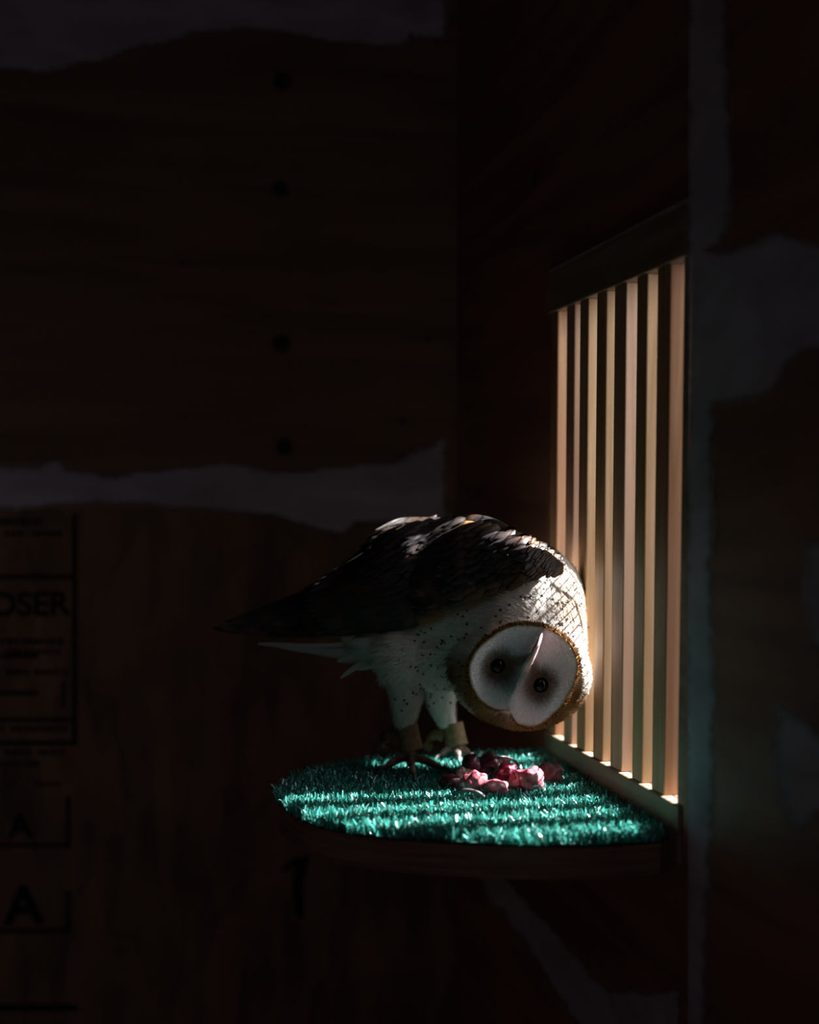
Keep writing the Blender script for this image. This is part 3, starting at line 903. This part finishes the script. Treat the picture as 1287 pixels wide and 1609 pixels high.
# local outline, polar
loc = []
for (uu, vv) in OUT:
    d = np.array([uu - FACE_C[0], vv - FACE_C[1]], float)
    loc.append((d @ fr, d @ fu))
ang = np.array([math.atan2(b_, a_) for a_, b_ in loc]); rad = np.array([math.hypot(a_, b_) for a_, b_ in loc])
o_ = np.argsort(ang); ang, rad = ang[o_], rad[o_]
ang = np.concatenate([ang - 2 * np.pi, ang, ang + 2 * np.pi]); rad = np.concatenate([rad] * 3)
EYES = []
for (uu, vv) in ((785, 1050), (848, 1078)):
    d = np.array([uu - FACE_C[0], vv - FACE_C[1]], float); EYES.append(np.array([d @ fr, d @ fu]))
BK = np.array([(827 - FACE_C[0]) * fr[0] + (1047 - FACE_C[1]) * fr[1], (827 - FACE_C[0]) * fu[0] + (1047 - FACE_C[1]) * fu[1]])
def face_h(x, y_, t):
    """height of the disc above its rim plane, in pixels (x right, y to crown)"""
    h = -13 * (1 - t ** 2.2)
    ridge = np.exp(-((x - BK[0] * 0.6) / (12 + 0.10 * np.abs(y_ - BK[1]))) ** 2)
    along = sstep(-52, -8, y_) * (0.55 + 0.45 * sstep(56, 5, y_))
    h = h + 21 * ridge * along * (1 - t ** 6)
    for e in EYES:
        d = np.hypot(x - e[0], y_ - e[1])
        h = h - 4 * np.exp(-(d / 15) ** 2)
    # forehead pads above the eyes
    h = h + 7 * np.exp(-(((np.abs(x) - 26) / 22) ** 2 + ((y_ - 40) / 20) ** 2)) * (1 - t ** 6)
    return h
def face_pt(x, y_, h):
    return FC3 + (Exf * np.asarray(x)[..., None] + Ey * np.asarray(y_)[..., None] + Nface * np.asarray(h)[..., None]) * MPP
def face_col(x, y_, t):
    x = np.asarray(x, float); y_ = np.asarray(y_, float)
    c = np.repeat(np.array([[0.80, 0.735, 0.75]]), x.size, 0)
    for e in EYES:
        dx, dy = x - e[0], y_ - e[1]
        inward = -np.sign(e[0]) * dx
        d = np.hypot(dx * np.where(inward > 0, 0.85, 1.15), dy)
        k = sstep(35, 13, d)
        c = c + (np.array([0.13, 0.045, 0.012]) - c) * np.clip(k, 0, 1)[:, None] * 0.9
        # smudge from the eye towards the beak
        tt = np.clip((dx * (BK[0] - e[0]) + dy * (BK[1] - 8 - e[1])) / ((BK[0] - e[0]) ** 2 + (BK[1] - 8 - e[1]) ** 2), 0, 1)
        dd = np.hypot(dx - tt * (BK[0] - e[0]), dy - tt * (BK[1] - 8 - e[1]))
        c = c + (np.array([0.22, 0.11, 0.06]) - c) * (sstep(10, 3, dd) * 0.75)[:, None]
    k = sstep(0.93, 1.0, np.asarray(t))
    c = c + (np.array([0.40, 0.19, 0.06]) - c) * k[:, None]
    return c
NA, NR = 72, 18
FV, FT, FX, FY = [], [], [], []
for i in range(NR + 1):
    t = (i / NR)
    for j in range(NA):
        th = 2 * math.pi * j / NA
        r = np.interp(th if th < np.pi * 2 else 0, ang, rad)
        FX.append(r * t * math.cos(th)); FY.append(r * t * math.sin(th)); FT.append(t)
FX, FY, FT = map(np.array, (FX, FY, FT))
FH = face_h(FX, FY, FT)
FV = list(face_pt(FX, FY, FH))
Fc = [(i * NA + j, i * NA + (j + 1) % NA, (i + 1) * NA + (j + 1) % NA, (i + 1) * NA + j) for i in range(NR) for j in range(NA)]
# skirt back into the head
k0 = len(FV)
FV += list(face_pt(FX[-NA:] * 1.03, FY[-NA:] * 1.03, FH[-NA:] - 6)) + list(face_pt(FX[-NA:] * 0.9, FY[-NA:] * 0.9, FH[-NA:] - 30))
for a_, b_ in ((k0 - NA, k0), (k0, k0 + NA)):
    Fc += [(a_ + j, a_ + (j + 1) % NA, b_ + (j + 1) % NA, b_ + j) for j in range(NA)]
cc = face_col(FX, FY, FT)
cc = np.concatenate([cc, np.repeat([[0.33, 0.17, 0.06]], 2 * NA, 0)], 0)
face = mesh_obj('facial_disc', FV, Fc, M_skin, owl, True, cc)
tag(face, 'white heart-shaped facial disc')
# fine disc feathers radiating from the eyes
n = 9000
th = rng.uniform(0, 2 * np.pi, n); t = np.sqrt(rng.random(n)) * 0.98
r = np.interp(th, ang, rad)
x, y_ = r * t * np.cos(th), r * t * np.sin(th)
ok = np.ones(n, bool)
for e in EYES: ok &= np.hypot(x - e[0], y_ - e[1]) > 9.5
ok &= np.hypot(x - BK[0], y_ - (BK[1] - 4)) > 6
x, y_, t = x[ok], y_[ok], t[ok]; n = len(x)
h = face_h(x, y_, t)
Pn = face_pt(x, y_, h)
ex = 1.0
gxv = (face_h(x + ex, y_, t) - face_h(x - ex, y_, t)) / 2; gyv = (face_h(x, y_ + ex, t) - face_h(x, y_ - ex, t)) / 2
Nn = Nface[None] - Exf[None] * gxv[:, None] - Ey[None] * gyv[:, None]; Nn /= np.linalg.norm(Nn, axis=1, keepdims=True)
near = np.where(x > BK[0] * 0.6, 0, 1)
e0 = np.array([EYES[1], EYES[0]])[near]
dx, dyv = x - e0[:, 0], y_ - e0[:, 1]
rg = np.exp(-((x - BK[0] * 0.6) / 9) ** 2)
dx = dx * (1 - rg); dyv = dyv * (1 - rg) + rg * np.where(y_ > BK[1], -12, 6)
Dn = Exf[None] * dx[:, None] + Ey[None] * dyv[:, None] + rng.normal(0, 1.2, (n, 3)) * 1.0
Ln = (0.0050 + 0.002 * rg) * rng.uniform(0.7, 1.3, n) * (1 - 0.75 * sstep(0.78, 1.0, t))
Cn = face_col(x, y_, t) * rng.uniform(0.88, 1.12, (n, 1))
strands(Pn, Nn, Dn, Ln, 0.00022, 0.16 + 0.2 * rg, Cn, 'disc_feathers', M_down, face)
# ruff of stiff speckled feathers round the rim
n = 2600
th = rng.uniform(0, 2 * np.pi, n); r = np.interp(th, ang, rad) * rng.uniform(0.975, 1.03, n)
x, y_ = r * np.cos(th), r * np.sin(th)
Pn = face_pt(x, y_, rng.uniform(-4, 1, n))
Nn = np.repeat(Nface[None], n, 0) + (Exf[None] * np.cos(th)[:, None] + Ey[None] * np.sin(th)[:, None]) * 0.7
Nn /= np.linalg.norm(Nn, axis=1, keepdims=True)
Dn = Exf[None] * np.cos(th)[:, None] + Ey[None] * np.sin(th)[:, None] + rng.normal(0, .3, (n, 3)) + Nface[None] * 0.3
Cn = np.where(rng.random((n, 1)) < 0.2, np.array([[0.04, 0.02, 0.01]]), np.array([[0.26, 0.115, 0.035]])) * rng.uniform(0.7, 1.3, (n, 1))
strands(Pn, Nn, Dn, 0.0028 * rng.uniform(0.7, 1.3, n), 0.0004, 0.25, Cn, 'ruff', M_down, face)
# eyes
for e in EYES:
    hz = float(face_h(np.array([e[0]]), np.array([e[1]]), np.array([0.4]))[0])
    c3 = face_pt(np.array([e[0]]), np.array([e[1]]), np.array([hz + 0.5]))[0]
    V, Fc = ellipsoidV(c3, (Exf * 11.5 * MPP, Ey * 11.5 * MPP, Nface * 11.5 * MPP), 28, 18)
    mesh_obj('eye', V, Fc, M_eye, owl, True)
# beak
hb = float(face_h(np.array([BK[0]]), np.array([BK[1]]), np.array([0.15]))[0])
def fp(x, y_, h): return face_pt(np.array([x]), np.array([y_]), np.array([h]))[0]
bx, by = BK
path = smooth_line([fp(bx, by + 8, hb - 8), fp(bx, by - 6, hb + 3), fp(bx + .5, by - 24, hb + 8), fp(bx + 1, by - 42, hb + 4), fp(bx + 1, by - 53, hb - 4)], 14)
V, Fc = tubeV(path, [w_ * MPP for w_ in (6.5, 6.4, 6.3, 6.1, 5.8, 5.4, 5.0, 4.6, 4.2, 3.7, 3.1, 2.5, 1.7, 0.7)], 14, [w_ * MPP for w_ in (8, 8.5, 8.8, 8.8, 8.6, 8.2, 7.8, 7.2, 6.4, 5.6, 4.6, 3.4, 2.2, .8)], Nface)
bk = mesh_obj('beak', V, Fc, M_beak, owl, True); tag(bk, 'pale pink hooked beak')
V, Fc = ellipsoidV(fp(bx + 6, by - 6, hb + 6), (Exf * 1.3 * MPP, Ey * 2.6 * MPP, Nface * 1.6 * MPP), 10, 8)
mesh_obj('nostril', V, Fc, M_horn, bk, True)
# talons
for a_, b_ in talons:
    d = b_ - a_; d /= np.linalg.norm(d)
    P = [b_ - d * 0.002, b_ + d * 0.005 + np.array([0, 0, 0.0022]), b_ + d * 0.011 + np.array([0, 0, 0.0005]), b_ + d * 0.0145 + np.array([0, 0, -0.0045])]
    P = smooth_line(P, 9)
    V, Fc = tubeV(P, [.0022, .0022, .0020, .0018, .0016, .0013, .001, .0006, .0002], 8)
    mesh_obj('talon', V, Fc, M_horn, owl, True)
# leather anklets with jess straps
def anklet(top, bot, dy, rt, rb, flap):
    A, B_ = O(top[0], top[1], dy), O(bot[0], bot[1], dy)
    mbk = MB()
    n = 28; V = []
    ax = (B_ - A) / np.linalg.norm(B_ - A)
    s1 = np.cross(ax, VD); s1 /= np.linalg.norm(s1); s2 = np.cross(s1, ax)
    prof = [(0, rt - 1.6), (0, rt), (.08, rt + .4), (.5, rt * .5 + rb * .5 - .4), (.9, rb), (1.0, rb + .8), (1.0, rb - 1.5)]
    for f, r in prof:
        c0 = A + (B_ - A) * f
        for j in range(n):
            t_ = 2 * math.pi * j / n
            rr = r * MPP * (1 + 0.04 * math.sin(3 * t_ + f * 2))
            V.append(c0 + (s1 * math.cos(t_) + s2 * math.sin(t_)) * rr)
    k = len(prof)
    Fc = [(i * n + j, i * n + (j + 1) % n, ((i + 1) % k) * n + (j + 1) % n, ((i + 1) % k) * n + j) for i in range(k) for j in range(n)]
    mbk.add(V, Fc)
    o = mbk.build('leather_anklet', M_leather, owl, True)
    # jess folded out behind the anklet
    m2 = MB()
    pts = smooth_line([O(*p) for p in flap], 16)
    L_, R_ = [], []
    for i, p in enumerate(pts):
        T = pts[min(i + 1, 15)] - pts[max(i - 1, 0)]; T /= np.linalg.norm(T)
        wv = (13 - 4.5 * i / 15) * MPP
        up = VD * 0.55 + np.array([0, 0, 0.85]); up = up - T * (up @ T); up /= np.linalg.norm(up)
        th_ = np.cross(T, up) * 0.0009
        L_.append((p + up * wv + th_, p - up * wv + th_)); R_.append((p + up * wv - th_, p - up * wv - th_))
    V = [q for i in range(16) for q in (L_[i][0], L_[i][1], R_[i][1], R_[i][0])]
    Fc = [(i * 4 + j, i * 4 + (j + 1) % 4, (i + 1) * 4 + (j + 1) % 4, (i + 1) * 4 + j) for i in range(15) for j in range(4)] + [(0, 1, 2, 3), (63, 62, 61, 60)]
    m2.add(V, Fc)
    m2.build('jess_strap', M_leather, o, True)
anklet((639, 1138), (645, 1177), -.027, 16.5, 18.5, [(628, 1158, -.018), (612, 1154, -.014), (601, 1163, -.012), (602, 1178, -.014), (610, 1187, -.018)])
anklet((711, 1136), (717, 1171), .057, 16.5, 18.5, [(700, 1154, .046), (686, 1151, .046), (674, 1158, .046), (672, 1170, .044), (680, 1178, .042)])

# ------------------------------------------------------------------ food on the turf
def lump(name, u, v, ru, yc, mat, label, seed, squash=0.8, amp=0.28, freq=95, rot=0.0, cat='meat'):
    ctr = onY(u, v, yc)
    m = float((ctr - EYE) @ FWD) / F
    h = float(ctr[2]) - (ZT - 0.004)
    bm = bmesh.new()
    bmesh.ops.create_icosphere(bm, subdivisions=4, radius=1)
    cr, sr = math.cos(rot), math.sin(rot)
    for vt in bm.verts:
        p = np.array(vt.co)
        p = np.array([p[0] * ru * m, p[1] * ru * m * squash, p[2] * h])
        q = Vector(p * freq) + Vector((seed * 3.7, seed, 1))
        k = 1 + amp * mnoise.noise(q) + amp * 0.5 * mnoise.noise(q * 2.3)
        p = p * k
        vt.co = Vector((ctr[0] + p[0] * cr - p[1] * sr, ctr[1] + p[0] * sr + p[1] * cr, ctr[2] + p[2]))
    me = bpy.data.meshes.new(name)
    bm.to_mesh(me); bm.free()
    me.polygons.foreach_set('use_smooth', [True] * len(me.polygons))
    me.materials.append(mat)
    me.transform(Matrix.Translation(-Vector((ctr[0], ctr[1], ctr[2]))))
    o = bpy.data.objects.new(name, me); COL.objects.link(o)
    o.location = (ctr[0], ctr[1], ctr[2])
    tag(o, label, cat, 'meat pieces on the turf')
    return o
M_pink = meat_mat('pink_flesh', (0.34, 0.05, 0.075), (0.56, 0.19, 0.21))
M_red = meat_mat('red_flesh', (0.28, 0.012, 0.04), (0.55, 0.07, 0.13))
M_mar = meat_mat('maroon_flesh', (0.05, 0.008, 0.014), (0.17, 0.02, 0.04), 0.35)
M_bone = meat_mat('pale_sinew', (0.5, 0.28, 0.26), (0.72, 0.58, 0.52))
M_fur = noise_mat('wet_fur', (0.05, 0.012, 0.014), (0.13, 0.035, 0.04), (1, 1, 1), 320, 0.6, 5, 0.6)
M_tailskin = noise_mat('grey_tail_skin', (0.15, 0.13, 0.13), (0.36, 0.32, 0.31), (1, 1, 1), 400, 0.4, 3, 0.4)
lump('meat_chunk', 829, 1226, 26, 1.291, M_pink, 'large pale pink meat lump nearest the window bars', 1, amp=0.35)
lump('meat_chunk', 776, 1238, 22, 1.284, M_pink, 'round pink meat lump at the front middle of the heap', 2, amp=0.35)
lump('meat_chunk', 744, 1230, 21, 1.294, M_pink, 'long low pink meat piece at the front left of the heap', 3, 0.6, rot=-0.2)
lump('meat_chunk', 797, 1216, 19, 1.335, M_red, 'bright red wet meat lump in the centre of the heap', 4, amp=0.4, freq=150)
mouse = lump('meat_chunk', 770, 1203, 30, 1.372, M_mar, 'dark maroon carcass piece at the back of the heap with a thin grey tail', 5, amp=0.35)
lump('meat_chunk', 740, 1205, 14, 1.362, M_mar, 'upright purple-red meat piece beside the owl\'s far foot', 6, amp=0.35)
lump('meat_chunk', 728, 1219, 13, 1.343, M_bone, 'small pale sinewy scrap at the left end of the heap', 7, amp=0.4, freq=180)
lump('meat_chunk', 862, 1217, 22, 1.318, M_fur, 'dark furry maroon piece behind the large pink lump', 8, amp=0.25)
lump('meat_chunk', 708, 1230, 18, 1.315, M_mar, 'thin dark red shred on the turf left of the heap', 9, 0.7)
def tail_tube(name, px, r0, r1, parent=None):
    P = smooth_line([onZ(u_, v_, ZT + h_) for u_, v_, h_ in px], 26)
    R = [r0 + (r1 - r0) * i / 25 for i in range(26)]
    V, Fc = tubeV(P, R, 10)
    return mesh_obj(name, V, Fc, M_tailskin, parent, True)
tt = tail_tube('tail', [(735, 1190, .008), (752, 1194, .011), (772, 1194, .012), (792, 1190, .012), (809, 1196, .011), (818, 1208, .008), (820, 1216, .006)], 0.0022, 0.0010)
tt.parent = mouse; tt.matrix_parent_inverse = Matrix.Translation(-Vector(mouse.location))
M_tailskin = flat_mat('dark_tail_skin', (0.075, 0.062, 0.06), 0.45)
t2 = tail_tube('tail_scrap', [(713, 1248, .006), (722, 1243, .010), (737, 1242, .011), (752, 1246, .009), (760, 1252, .005)], 0.0022, 0.0018)
tag(t2, 'curled grey tail scrap on the turf in front of the meat heap', 'tail scrap')
